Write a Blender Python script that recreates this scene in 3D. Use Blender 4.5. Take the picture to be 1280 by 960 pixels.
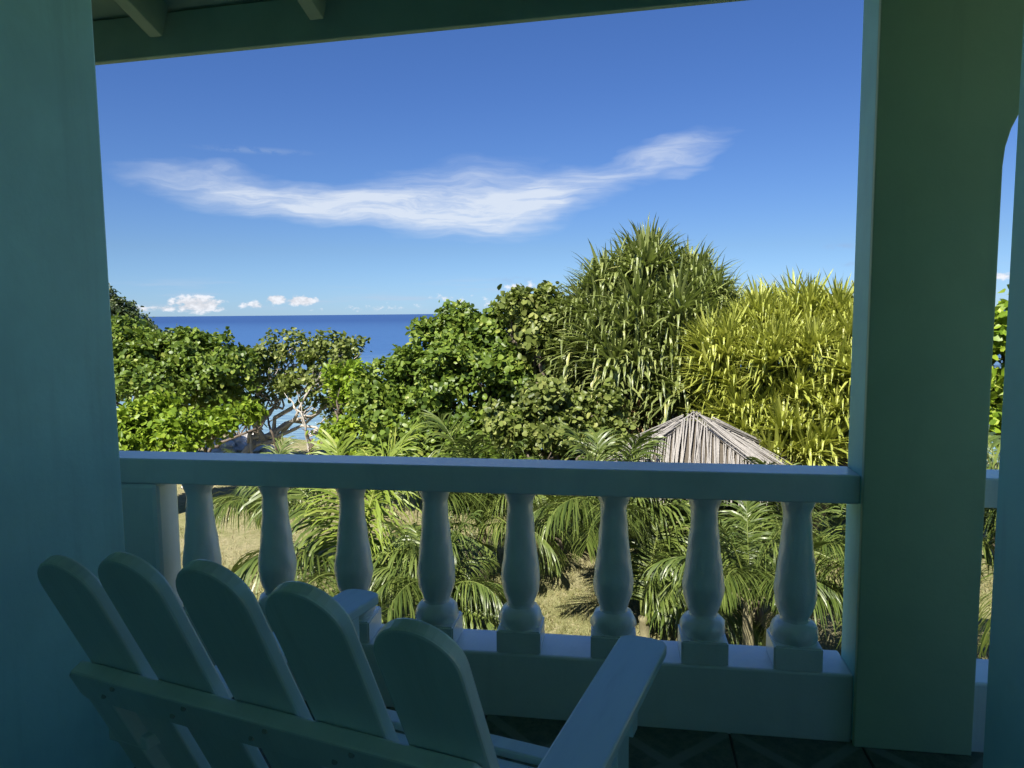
import bpy, bmesh, math, random
import numpy as np
from math import radians as R, sin, cos, tan, pi, atan2, asin, degrees, sqrt
from mathutils import Matrix, Vector, Euler

rng = np.random.default_rng(7)
random.seed(7)
for o in list(bpy.data.objects):
    bpy.data.objects.remove(o)
scene = bpy.context.scene
COL = scene.collection

# ------------------------------------------------------------------ camera
FLOOR = 2.94                      # porch floor above the lawn (lawn = 0)
CAM = np.array([0.0, 0.0, 4.30])
FPX = 920.0                       # focal length in pixels of a 1280 wide frame
cam_d = bpy.data.cameras.new('camera')
cam = bpy.data.objects.new('camera', cam_d)
COL.objects.link(cam)
CM = Matrix.Rotation(R(9.0), 4, 'Z') @ Matrix.Rotation(R(90 - 5.5), 4, 'X') @ Matrix.Rotation(R(-0.55), 4, 'Z')
cam.matrix_world = Matrix.Translation(CAM) @ CM
cam_d.sensor_width = 36.0
cam_d.lens = 36.0 * FPX / 1280.0
cam_d.clip_start = 0.05
cam_d.clip_end = 90000
scene.camera = cam
scene.render.resolution_x, scene.render.resolution_y = 1024, 768
CM3 = np.array(CM.to_3x3())


def ray(px, py):
    return CM3 @ np.array([(px - 640) / FPX, -(py - 480) / FPX, -1.0])


def onY(px, py, Y):
    d = ray(px, py)
    return CAM + d * ((Y - CAM[1]) / d[1])


def uv(px, py):
    d = ray(px, py)
    d = d / np.linalg.norm(d)
    return degrees(atan2(d[0], d[1])), degrees(asin(d[2]))


# ------------------------------------------------------------------ sun, sky, exposure
SUN_EL, SUN_AZ = 48.0, 197.0      # azimuth clockwise from +Y: behind the viewer, to the left
sun_d = bpy.data.lights.new('sun', 'SUN')
sun_d.energy = 5.0
sun_d.angle = R(0.53)
sun_d.color = (1.0, 0.95, 0.86)
sun = bpy.data.objects.new('sun', sun_d)
COL.objects.link(sun)
sdir = Vector((sin(R(SUN_AZ)) * cos(R(SUN_EL)), cos(R(SUN_AZ)) * cos(R(SUN_EL)), sin(R(SUN_EL))))
sun.rotation_euler = sdir.to_track_quat('Z', 'Y').to_euler()
sun.location = (0, 0, 30)

scene.view_settings.view_transform = 'Standard'
scene.view_settings.look = 'None'
scene.view_settings.gamma = 1.0
scene.view_settings.exposure = 1.15
scene.view_settings.use_curve_mapping = False
scene.render.engine = 'CYCLES'
scene.cycles.max_bounces = 6
scene.cycles.diffuse_bounces = 4
scene.cycles.glossy_bounces = 2
scene.cycles.transmission_bounces = 2
scene.cycles.use_light_tree = False
scene.cycles.transparent_max_bounces = 8
SKY_STRENGTH = 0.0562

# colour of this tropical sky relative to the standard one, by elevation 0..40 deg, the same all round
SKY_TINT = [(0.0, (0.38, 0.61, 1.11)), (0.12, (0.40, 0.555, 0.84)), (0.4, (0.375, 0.545, 0.90)), (1.0, (0.40, 0.61, 1.02))]
world = bpy.data.worlds.new('World')
scene.world = world
world.use_nodes = True
world.cycles.sampling_method = 'MANUAL'
world.cycles.sample_map_resolution = 256


class NT:
    """small helper round a node tree"""
    def __init__(s, tree):
        s.t = tree

    def n(s, typ, **kw):
        nd = s.t.nodes.new(typ)
        for k, v in kw.items():
            if k == 'ins':
                for i, x in v.items():
                    if isinstance(x, bpy.types.NodeSocket):
                        s.t.links.new(x, nd.inputs[i])
                    else:
                        nd.inputs[i].default_value = x
            else:
                setattr(nd, k, v)
        return nd

    def math(s, op, a, b=0.0, c=None, clamp=False):
        ins = {0: a, 1: b}
        if c is not None:
            ins[2] = c
        return s.n('ShaderNodeMath', operation=op, use_clamp=clamp, ins=ins).outputs[0]

    def vmath(s, op, a, b=(0, 0, 0)):
        nd = s.n('ShaderNodeVectorMath', operation=op, ins={0: a, 1: b})
        return nd.outputs['Value'] if op in ('LENGTH', 'DOT_PRODUCT') else nd.outputs[0]

    def noise(s, vec, scale=1, detail=4, rough=0.55, dist=0.0):
        return s.n('ShaderNodeTexNoise', ins={'Vector': vec, 'Scale': scale, 'Detail': detail, 'Roughness': rough, 'Distortion': dist})

    def mrange(s, v, a, b, c=0.0, d=1.0, smooth=True):
        return s.n('ShaderNodeMapRange', interpolation_type='SMOOTHSTEP' if smooth else 'LINEAR',
                   ins={0: v, 1: a, 2: b, 3: c, 4: d}).outputs[0]

    def mix(s, f, a, b, mode='MIX'):
        nd = s.n('ShaderNodeMix', data_type='RGBA', blend_type=mode)
        for i, x in ((0, f), (6, a), (7, b)):
            if isinstance(x, bpy.types.NodeSocket):
                s.t.links.new(x, nd.inputs[i])
            else:
                nd.inputs[i].default_value = x if i == 0 else (*x[:3], 1)
        return nd.outputs[2]

    def ramp(s, f, stops):
        nd = s.n('ShaderNodeValToRGB', ins={0: f})
        e = nd.color_ramp.elements
        while len(e) < len(stops):
            e.new(0.5)
        for el, (p, c) in zip(e, stops):
            el.position = p
            el.color = (*c, 1)
        return nd.outputs[0]

    def link(s, a, b):
        s.t.links.new(a, b)


def build_world():
    w = NT(world.node_tree)
    world.node_tree.nodes.clear()
    sky = w.n('ShaderNodeTexSky', sky_type='NISHITA', sun_disc=False, sun_elevation=R(SUN_EL), sun_rotation=R(SUN_AZ),
              altitude=0.0, air_density=1.0, dust_density=0.1, ozone_density=2.6)
    geo = w.n('ShaderNodeTexCoord')
    d = w.vmath('NORMALIZE', geo.outputs['Generated'])
    sep = w.n('ShaderNodeSeparateXYZ', ins={0: d})
    az = w.math('MULTIPLY', w.math('ARCTAN2', sep.outputs[0], sep.outputs[1]), 180 / pi)
    el = w.math('MULTIPLY', w.math('ARCSINE', sep.outputs[2]), 180 / pi)
    P = w.n('ShaderNodeCombineXYZ', ins={0: az, 1: el, 2: 0.0}).outputs[0]
    # cirrus streaks: wind-drawn ellipses with warped edges
    wn = w.noise(w.vmath('MULTIPLY', P, (0.10, 0.28, 1)), 1.0, 2, 0.6)
    off = w.vmath('MULTIPLY', w.vmath('SUBTRACT', wn.outputs['Color'], (0.5, 0.5, 0.5)), (6.0, 3.0, 0))
    fine = w.noise(w.vmath('MULTIPLY', P, (0.35, 1.3, 1)), 1.0, 2, 0.62, 0.0)
    off2 = w.vmath('MULTIPLY', w.vmath('SUBTRACT', fine.outputs['Color'], (0.5, 0.5, 0.5)), (2.4, 0.8, 0))
    Q = w.vmath('ADD', w.vmath('ADD', P, off), off2)
    lobes = [  # px0, py0, px1, py1, half width (deg), weight
        (100, 208, 470, 244, 1.0, 0.62), (160, 232, 560, 266, 1.3, 0.64), (300, 250, 640, 262, 1.6, 0.62),
        (400, 238, 700, 252, 2.6, 0.66), (480, 280, 720, 268, 2.0, 0.75), (540, 215, 760, 235, 2.4, 0.40),
        (560, 268, 800, 240, 1.3, 0.42), (610, 248, 905, 180, 1.5, 0.66), (790, 205, 920, 168, 1.3, 0.42),
        (830, 222, 900, 204, 0.4, 0.35)]
    acc = None
    for x0, y0, x1, y1, hw, wt in lobes:
        a, b = uv(x0, y0), uv(x1, y1)
        L = sqrt((a[0] - b[0])**2 + (a[1] - b[1])**2) / 2
        mp = w.n('ShaderNodeMapping', vector_type='TEXTURE', ins={
            0: Q, 1: ((a[0] + b[0]) / 2, (a[1] + b[1]) / 2, 0), 2: (0, 0, atan2(b[1] - a[1], b[0] - a[0])), 3: (L * 1.12, hw * 1.2, 1)})
        m = w.mrange(w.vmath('LENGTH', mp.outputs[0]), 1.15, 0.0, 0.0, wt)
        acc = m if acc is None else w.math('ADD', acc, m)
    stre = w.noise(w.vmath('MULTIPLY', Q, (0.18, 1.5, 1)), 1.0, 5, 0.64, 0.0)
    tex = w.mrange(stre.outputs[0], 0.28, 0.72, 0.50, 1.22)
    cirrus = w.math('MULTIPLY', w.math('POWER', w.math('MINIMUM', acc, 1.2), 1.25), tex, clamp=False)
    cirrus = w.mrange(cirrus, 0.05, 1.15, 0.0, 0.80, smooth=False)
    # cumulus near the horizon
    pn = w.noise(w.vmath('MULTIPLY', P, (1.0, 1.5, 1)), 1.15, 5, 0.6)
    cum = None
    for cx, cy, hx, hy, wt in [(246, 380, 44, 13, 1.0), (205, 385, 34, 6, 0.75), (320, 381, 26, 7, 0.72), (345, 374, 20, 8, 0.95),
                               (376, 376, 26, 8, 1.0), (175, 386, 18, 7, 0.75), (655, 361, 26, 9, 0.8), (560, 372, 30, 6, 0.6),
                               (470, 385, 90, 6, 0.52), (600, 378, 60, 8, 0.5),
                               (1254, 345, 40, 8, 0.7)]:
        c, e1, e2 = uv(cx, cy), uv(cx + hx, cy), uv(cx, cy - hy)
        mp = w.n('ShaderNodeMapping', vector_type='TEXTURE', ins={0: P, 1: (*c, 0), 3: (abs(e1[0] - c[0]), abs(e2[1] - c[1]), 1)})
        m = w.mrange(w.vmath('LENGTH', mp.outputs[0]), 1.7, 0.0, 0.0, wt)
        cum = m if cum is None else w.math('MAXIMUM', cum, m)
    cumm = w.mrange(w.math('ADD', cum, w.math('MULTIPLY', w.math('SUBTRACT', pn.outputs[0], 0.5), 1.9)), 0.42, 0.85, 0.0, 0.92)
    cumm = w.math('MULTIPLY', cumm, w.mrange(cum, 0.02, 0.25))
    # thin grey bands low over the sea
    bn = w.noise(w.vmath('MULTIPLY', P, (0.10, 1.1, 1)), 1.3, 3, 0.6)
    band = w.math('MULTIPLY', w.mrange(bn.outputs[0], 0.50, 0.72, 0, 0.5),
                  w.math('MULTIPLY', w.mrange(el, 3.6, 1.2), w.mrange(el, -0.2, 0.8)))
    gr = None
    for cx, cy, hx, hy in [(1052, 308, 20, 4), (1062, 330, 14, 3), (320, 188, 60, 4), (640, 350, 22, 4)]:
        c, e1, e2 = uv(cx, cy), uv(cx + hx, cy), uv(cx, cy - hy)
        mp = w.n('ShaderNodeMapping', vector_type='TEXTURE', ins={0: P, 1: (*c, 0), 3: (abs(e1[0] - c[0]), abs(e2[1] - c[1]), 1)})
        m = w.mrange(w.vmath('LENGTH', mp.outputs[0]), 1.6, 0.1, 0.0, 0.35)
        gr = m if gr is None else w.math('MAXIMUM', gr, m)
    gr = w.math('MULTIPLY', gr, w.mrange(pn.outputs[0], 0.35, 0.6))
    k = 1.0 / SKY_STRENGTH / 2.22
    clear = w.mix(1.0, sky.outputs[0], w.ramp(w.mrange(el, 0.0, 40.0, smooth=False), SKY_TINT), 'MULTIPLY')
    col = clear
    band = w.math('MULTIPLY', band, w.mrange(w.math('ABSOLUTE', az), 62.0, 50.0))
    col = w.mix(band, col, (0.50 * k, 0.62 * k, 0.80 * k))
    col = w.mix(gr, col, (0.34 * k, 0.46 * k, 0.70 * k))
    col = w.mix(cirrus, col, (0.82 * k, 0.88 * k, 0.96 * k))
    shade = w.mrange(pn.outputs[0], 0.42, 0.62, 0.74, 0.97)
    cc = w.n('ShaderNodeCombineColor', ins={0: w.math('MULTIPLY', shade, 0.97 * k), 1: w.math('MULTIPLY', shade, 0.985 * k), 2: w.math('MULTIPLY', w.math('ADD', shade, 0.05), 0.99 * k)}).outputs[0]
    col = w.mix(cumm, col, cc)
    # the part of the sky that has clouds; elsewhere the clear sky alone (the two agree at the border)
    inside = w.math('MULTIPLY', w.math('LESS_THAN', w.math('ABSOLUTE', az), 64.0),
                    w.math('MULTIPLY', w.math('GREATER_THAN', el, -0.5), w.math('LESS_THAN', el, 24.0)))
    b0 = w.n('ShaderNodeBackground', ins={0: clear, 1: SKY_STRENGTH})
    b1 = w.n('ShaderNodeBackground', ins={0: col, 1: SKY_STRENGTH})
    mx = w.n('ShaderNodeMixShader', ins={0: inside, 1: b0.outputs[0], 2: b1.outputs[0]})
    out = w.n('ShaderNodeOutputWorld')
    w.link(mx.outputs[0], out.inputs[0])


build_world()

# ------------------------------------------------------------------ materials


def new_mat(name):
    m = bpy.data.materials.new(name)
    m.use_nodes = True
    m.node_tree.nodes.clear()
    return m, NT(m.node_tree)


def finish(m, t, shader):
    out = t.n('ShaderNodeOutputMaterial')
    t.link(shader, out.inputs[0])
    return m


def paint(name, col, rough=0.55, dirt=0.25, chips=0.0, bump=0.25, bscale=60, spec=0.35, grain=None):
    m, t = new_mat(name)
    rnd = t.n('ShaderNodeObjectInfo').outputs['Random']
    tc = t.vmath('ADD', t.n('ShaderNodeTexCoord').outputs['Object'], t.n('ShaderNodeCombineXYZ', ins={0: t.math('MULTIPLY', rnd, 37.0), 1: t.math('MULTIPLY', rnd, 11.0), 2: 0.0}).outputs[0])
    if grain:
        tc = t.vmath('MULTIPLY', tc, grain)
    big = t.noise(tc, 1.7, 5, 0.6).outputs[0]
    mid = t.noise(tc, 9.0, 5, 0.65).outputs[0]
    dk = tuple(c * 0.72 for c in col)
    c = t.mix(t.math('MULTIPLY', t.mrange(big, 0.35, 0.7), dirt * 2), col, dk)
    c = t.mix(t.math('MULTIPLY', t.mrange(mid, 0.5, 0.75), dirt), c, tuple(x * 0.85 for x in col))
    st = t.noise(t.vmath('MULTIPLY', tc, (9.0, 9.0, 0.7)), 1.0, 5, 0.65).outputs[0]
    c = t.mix(t.math('MULTIPLY', t.mrange(st, 0.52, 0.72), dirt * 1.2), c, tuple(x * 0.7 for x in col))
    fine = t.noise(tc, bscale, 6, 0.7).outputs[0]
    hgt = t.math('ADD', t.math('MULTIPLY', fine, 0.6), t.math('ADD', t.math('MULTIPLY', mid, 0.9), t.math('MULTIPLY', big, 1.5)))
    if chips:
        vo = t.n('ShaderNodeTexVoronoi', ins={'Vector': t.vmath('ADD', tc, t.n('ShaderNodeTexNoise', ins={'Vector': tc, 'Scale': 40.0}).outputs['Color']), 'Scale': 9.0})
        ch = t.math('MULTIPLY', t.mrange(vo.outputs['Distance'], 0.10, 0.06), t.mrange(t.noise(tc, 3.1, 2).outputs[0], 0.56, 0.62))
        c = t.mix(t.math('MULTIPLY', ch, chips), c, (0.035, 0.035, 0.03))
    b = t.n('ShaderNodeBump', ins={'Strength': bump, 'Distance': 0.004, 'Height': hgt})
    p = t.n('ShaderNodeBsdfPrincipled', ins={'Base Color': c, 'Roughness': rough, 'Normal': b.outputs[0]})
    p.inputs['Specular IOR Level'].default_value = spec
    return finish(m, t, p.outputs[0])


def leafmat(name, stops, rough=0.42, trans=0.28, tcol=(0.22, 0.32, 0.03), spec=0.5):
    """stops: colours over the per-leaf random tint"""
    m, t = new_mat(name)
    at = t.n('ShaderNodeAttribute', attribute_name='tint').outputs['Fac']
    oi = t.n('ShaderNodeObjectInfo').outputs['Random']
    f = t.math('ADD', at, t.math('MULTIPLY', t.math('SUBTRACT', oi, 0.5), 0.18), clamp=True)
    c = t.ramp(f, stops)
    p = t.n('ShaderNodeBsdfPrincipled', ins={'Base Color': c, 'Roughness': rough})
    p.inputs['Specular IOR Level'].default_value = spec
    tr = t.n('ShaderNodeBsdfTranslucent', ins={0: t.mix(0.6, c, tcol)})
    mx = t.n('ShaderNodeMixShader', ins={0: trans, 1: p.outputs[0], 2: tr.outputs[0]})
    return finish(m, t, mx.outputs[0])


def bark(name, a, b, scale=14):
    m, t = new_mat(name)
    tc = t.n('ShaderNodeTexCoord').outputs['Object']
    n = t.noise(t.vmath('MULTIPLY', tc, (1, 1, 0.35)), scale, 6, 0.65)
    c = t.mix(n.outputs[0], a, b)
    bm = t.n('ShaderNodeBump', ins={'Strength': 0.7, 'Distance': 0.02, 'Height': n.outputs[0]})
    p = t.n('ShaderNodeBsdfPrincipled', ins={'Base Color': c, 'Roughness': 0.85, 'Normal': bm.outputs[0]})
    return finish(m, t, p.outputs[0])


MAT = {}
MAT['aqua'] = paint('aqua_wall_paint', (0.38, 0.76, 0.68), 0.5, 0.3, 0.4, 0.35, 40)
MAT['green'] = paint('green_pillar_paint', (0.46, 0.60, 0.37), 0.6, 0.22, 0.2, 0.35, 40)
MAT['white'] = paint('white_masonry_paint', (0.89, 0.93, 0.87), 0.24, 0.2, 0.5, 0.4, 90, 1.0)
MAT['chair'] = paint('chair_paint', (0.74, 0.89, 0.87), 0.26, 0.18, 0.3, 0.2, 60, 1.0, (4.0, 0.6, 0.6))
MAT['roofwood'] = paint('green_roof_paint', (0.26, 0.42, 0.36), 0.6, 0.4, 0.9, 0.4, 40)


def tile_mat():
    m, t = new_mat('patterned_tile')
    tc = t.n('ShaderNodeTexCoord').outputs['Object']
    s = t.n('ShaderNodeSeparateXYZ', ins={0: tc})
    x, y = s.outputs[0], s.outputs[1]
    # lattice along both diagonals of a 0.40 m tile
    def lines(v):
        fr = t.math('ABSOLUTE', t.math('SUBTRACT', t.math('FRACT', t.math('ADD', t.math('DIVIDE', v, 0.40), 0.5)), 0.5))
        return t.mrange(fr, 0.085, 0.045)
    la = lines(t.math('ADD', x, y))
    lb = lines(t.math('SUBTRACT', x, y))
    lat = t.math('MAXIMUM', la, lb)
    n1 = t.noise(tc, 22, 6, 0.7).outputs[0]
    n2 = t.noise(tc, 70, 4, 0.7).outputs[0]
    base = t.mix(t.mrange(n1, 0.35, 0.65), (0.05, 0.085, 0.06), (0.15, 0.17, 0.12))
    base = t.mix(t.mrange(n2, 0.55, 0.7), base, (0.035, 0.05, 0.04))
    lc = t.mix(n1, (0.12, 0.16, 0.13), (0.22, 0.26, 0.21))
    c = t.mix(lat, base, lc)
    p = t.n('ShaderNodeBsdfPrincipled', ins={'Base Color': c, 'Roughness': t.mrange(n1, 0.3, 0.7, 0.28, 0.5)})
    return finish(m, t, p.outputs[0])


MAT['screw'] = paint('painted_screw', (0.30, 0.36, 0.34), 0.5, 0.4)
MAT['tile'] = tile_mat()
MAT['grout'] = paint('grout', (0.10, 0.11, 0.10), 0.9, 0.3)
MAT['grape'] = leafmat('sea_grape_leaf', [(0.0, (0.055, 0.095, 0.014)), (0.45, (0.12, 0.18, 0.026)), (0.8, (0.20, 0.265, 0.042)), (1.0, (0.31, 0.33, 0.075))], spec=0.3)
MAT['bright'] = leafmat('bright_bush_leaf', [(0.0, (0.10, 0.17, 0.012)), (0.5, (0.19, 0.28, 0.022)), (1.0, (0.30, 0.38, 0.04))], spec=0.3, trans=0.33)
MAT['olive'] = leafmat('olive_leaf', [(0.0, (0.07, 0.095, 0.022)), (0.6, (0.16, 0.195, 0.045)), (1.0, (0.28, 0.30, 0.09))], spec=0.3)
MAT['far'] = leafmat('far_tree_leaf', [(0.0, (0.035, 0.055, 0.024)), (0.6, (0.075, 0.105, 0.04)), (1.0, (0.12, 0.14, 0.06))])
MAT['palm'] = leafmat('palm_leaflet', [(0.0, (0.03, 0.052, 0.011)), (0.5, (0.078, 0.112, 0.021)), (1.0, (0.18, 0.215, 0.05))], rough=0.40, trans=0.14, spec=0.45)
MAT['palmy'] = leafmat('young_palm_leaflet', [(0.0, (0.12, 0.18, 0.025)), (0.6, (0.21, 0.27, 0.04)), (1.0, (0.33, 0.35, 0.08))], rough=0.46, trans=0.3, spec=0.35)
MAT['pand'] = leafmat('pandanus_blade', [(0.0, (0.085, 0.11, 0.03)), (0.55, (0.185, 0.22, 0.065)), (0.9, (0.29, 0.32, 0.105)), (1.0, (0.33, 0.32, 0.11))], rough=0.42, trans=0.2, spec=0.55)
MAT['pandy'] = leafmat('yellow_pandanus_blade', [(0.0, (0.20, 0.235, 0.04)), (0.5, (0.36, 0.395, 0.075)), (0.9, (0.50, 0.52, 0.13)), (1.0, (0.58, 0.57, 0.22))], rough=0.42, trans=0.32, tcol=(0.34, 0.36, 0.03))
MAT['dead'] = leafmat('dead_blade', [(0.0, (0.12, 0.075, 0.04)), (0.6, (0.25, 0.17, 0.095)), (1.0, (0.38, 0.29, 0.18))], rough=0.8, trans=0.15, tcol=(0.3, 0.2, 0.1), spec=0.2)
MAT['grass'] = leafmat('lawn_grass', [(0.0, (0.08, 0.10, 0.022)), (0.4, (0.20, 0.19, 0.075)), (1.0, (0.35, 0.30, 0.15))], rough=0.6, trans=0.3, tcol=(0.3, 0.28, 0.08), spec=0.3)
MAT['bark'] = bark('brown_bark', (0.05, 0.036, 0.025), (0.20, 0.16, 0.12))
MAT['pale_bark'] = bark('pale_bark', (0.22, 0.19, 0.16), (0.52, 0.48, 0.42))
MAT['palm_trunk'] = bark('palm_trunk', (0.10, 0.09, 0.045), (0.27, 0.24, 0.13), 22)
MAT['rachis'] = paint('palm_rachis', (0.20, 0.22, 0.05), 0.5, 0.3)
MAT['thatch'] = bark('grey_thatch', (0.11, 0.10, 0.088), (0.42, 0.395, 0.36), 30)
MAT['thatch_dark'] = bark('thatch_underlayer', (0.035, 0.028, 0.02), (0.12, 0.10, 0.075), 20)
MAT['post'] = bark('hut_post', (0.10, 0.075, 0.05), (0.24, 0.18, 0.12))


def rock_mat():
    m, t = new_mat('limestone')
    tc = t.n('ShaderNodeTexCoord').outputs['Object']
    n = t.noise(tc, 5, 7, 0.65).outputs[0]
    c = t.ramp(n, [(0.3, (0.30, 0.27, 0.23)), (0.5, (0.55, 0.52, 0.47)), (0.7, (0.74, 0.72, 0.67))])
    b = t.n('ShaderNodeBump', ins={'Strength': 0.8, 'Distance': 0.05, 'Height': n})
    p = t.n('ShaderNodeBsdfPrincipled', ins={'Base Color': c, 'Roughness': 0.9, 'Normal': b.outputs[0]})
    return finish(m, t, p.outputs[0])


MAT['rock'] = rock_mat()


def lawn_mat():
    m, t = new_mat('dry_lawn')
    tc = t.n('ShaderNodeTexCoord').outputs['Object']
    a = t.noise(tc, 0.35, 5, 0.6).outputs[0]
    b = t.noise(tc, 2.4, 6, 0.65).outputs[0]
    f = t.noise(tc, 45, 5, 0.7).outputs[0]
    c = t.mix(t.mrange(a, 0.38, 0.6), (0.345, 0.31, 0.175), (0.255, 0.26, 0.11))
    c = t.mix(t.mrange(b, 0.45, 0.68, 0, 0.65), c, (0.185, 0.19, 0.065))
    md = t.noise(t.vmath('MULTIPLY', tc, (1, 0.7, 1)), 11, 5, 0.75).outputs[0]
    c = t.mix(t.mrange(md, 0.50, 0.64, 0, 0.6), c, (0.15, 0.15, 0.06))
    c = t.mix(t.mrange(md, 0.46, 0.34, 0, 0.6), c, (0.47, 0.40, 0.25))
    c = t.mix(t.mrange(f, 0.48, 0.62, 0, 0.7), c, (0.14, 0.12, 0.055))
    y = t.n('ShaderNodeSeparateXYZ', ins={0: tc}).outputs[2]
    c = t.mix(t.mrange(y, -0.1, -0.5), c, (0.50, 0.45, 0.37))
    bp = t.n('ShaderNodeBump', ins={'Strength': 0.9, 'Distance': 0.04, 'Height': t.math('ADD', f, b)})
    p = t.n('ShaderNodeBsdfPrincipled', ins={'Base Color': c, 'Roughness': 0.95, 'Normal': bp.outputs[0]})
    p.inputs['Specular IOR Level'].default_value = 0.15
    return finish(m, t, p.outputs[0])


MAT['lawn'] = lawn_mat()


def sea_mat():
    m, t = new_mat('sea_water')
    pos = t.n('ShaderNodeNewGeometry').outputs['Position']
    y = t.n('ShaderNodeSeparateXYZ', ins={0: pos}).outputs[1]
    n = t.noise(t.vmath('MULTIPLY', pos, (0.012, 0.05, 1)), 1.0, 5, 0.6).outputs[0]
    y2 = t.math('ADD', y, t.math('MULTIPLY', t.math('SUBTRACT', n, 0.5), 60.0))
    shal = t.mix(t.mrange(y2, 45, 150), (0.20, 0.31, 0.33), (0.045, 0.11, 0.24))
    deep = t.mix(t.mrange(y2, 150, 900), shal, (0.022, 0.055, 0.155))
    w1 = t.noise(t.vmath('MULTIPLY', pos, (0.5, 1.4, 1)), 1.0, 6, 0.62).outputs[0]
    w2 = t.noise(t.vmath('MULTIPLY', pos, (0.03, 0.11, 1)), 1.0, 4, 0.6).outputs[0]
    c = t.mix(t.mrange(w2, 0.35, 0.7, 0.0, 0.25), deep, (0.04, 0.09, 0.22))
    w3 = t.noise(t.vmath('MULTIPLY', pos, (0.35, 1.8, 1)), 1.0, 4, 0.6).outputs[0]
    c = t.mix(t.mrange(w3, 0.42, 0.62, 0.0, 0.5), c, (0.03, 0.075, 0.175))
    bp = t.n('ShaderNodeBump', ins={'Strength': 0.9, 'Distance': 0.6, 'Height': w1})
    df = t.n('ShaderNodeBsdfDiffuse', ins={0: c})
    gl = t.n('ShaderNodeBsdfGlossy', ins={0: (0.55, 0.72, 1.0, 1), 'Roughness': 0.22, 'Normal': bp.outputs[0]})
    mx = t.n('ShaderNodeMixShader', ins={0: 0.16, 1: df.outputs[0], 2: gl.outputs[0]})
    return finish(m, t, mx.outputs[0])


MAT['sea'] = sea_mat()

# ------------------------------------------------------------------ object helpers


def link(o, parent=None):
    COL.objects.link(o)
    if parent is not None:
        o.parent = parent
    return o


def tag(o, label=None, cat=None, group=None, kind=None):
    if label: o['label'] = label
    if cat: o['category'] = cat
    if group: o['group'] = group
    if kind: o['kind'] = kind
    return o


def thing(name, label, cat, loc=(0, 0, 0), rz=0.0, group=None):
    o = bpy.data.objects.new(name, None)
    o.empty_display_size = 0.1
    o.location = loc
    o.rotation_euler = (0, 0, rz)
    link(o)
    return tag(o, label, cat, group)


def tri_mesh(name, V, T, mat, tint=None, smooth=False):
    V = np.ascontiguousarray(V, dtype=np.float32)
    T = np.ascontiguousarray(T, dtype=np.int32)
    me = bpy.data.meshes.new(name)
    me.vertices.add(len(V))
    me.vertices.foreach_set('co', V.ravel())
    me.loops.add(T.size)
    me.loops.foreach_set('vertex_index', T.ravel())
    me.polygons.add(len(T))
    me.polygons.foreach_set('loop_start', np.arange(0, T.size, 3, dtype=np.int32))
    if smooth:
        me.polygons.foreach_set('use_smooth', np.ones(len(T), dtype=bool))
    me.update(calc_edges=True)
    if tint is not None:
        a = me.attributes.new('tint', 'FLOAT', 'POINT')
        a.data.foreach_set('value', np.asarray(tint, dtype=np.float32))
    me.materials.append(mat)
    return me


def bm_obj(name, bm, mat, parent=None, bevel=0.0, smooth=False, loc=None):
    bmesh.ops.recalc_face_normals(bm, faces=bm.faces)
    me = bpy.data.meshes.new(name)
    bm.to_mesh(me)
    bm.free()
    me.materials.append(mat)
    if smooth:
        for p in me.polygons:
            p.use_smooth = True
    o = bpy.data.objects.new(name, me)
    link(o, parent)
    if loc is not None:
        o.location = loc
    if bevel:
        md = o.modifiers.new('bevel', 'BEVEL')
        md.width = bevel
        md.segments = 2
        md.limit_method = 'ANGLE'
        md.angle_limit = R(35)
    return o


def bm_box(bm, x0, x1, y0, y1, z0, z1, M=None):
    vs = [bm.verts.new((x, y, z)) for z in (z0, z1) for y in (y0, y1) for x in (x0, x1)]
    if M is not None:
        for v in vs:
            v.co = M @ v.co
    for f in ((0, 2, 3, 1), (4, 5, 7, 6), (0, 1, 5, 4), (2, 6, 7, 3), (0, 4, 6, 2), (1, 3, 7, 5)):
        bm.faces.new([vs[i] for i in f])


def box(name, x0, x1, y0, y1, z0, z1, mat, parent=None, bevel=0.004, M=None):
    """a box whose object origin is at its own centre bottom when it has no parent matrix"""
    bm = bmesh.new()
    bm_box(bm, x0, x1, y0, y1, z0, z1, M)
    return bm_obj(name, bm, mat, parent, bevel)


def prism(name, outline, th, M, mat, parent=None, bevel=0.004):
    """outline in local XY, extruded +Z by th, then moved by M"""
    bm = bmesh.new()
    a = [bm.verts.new(M @ Vector((x, y, 0))) for x, y in outline]
    b = [bm.verts.new(M @ Vector((x, y, th))) for x, y in outline]
    n = len(a)
    bm.faces.new(a[::-1])
    bm.faces.new(b)
    for i in range(n):
        bm.faces.new((a[i], a[(i + 1) % n], b[(i + 1) % n], b[i]))
    return bm_obj(name, bm, mat, parent, bevel)


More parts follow.
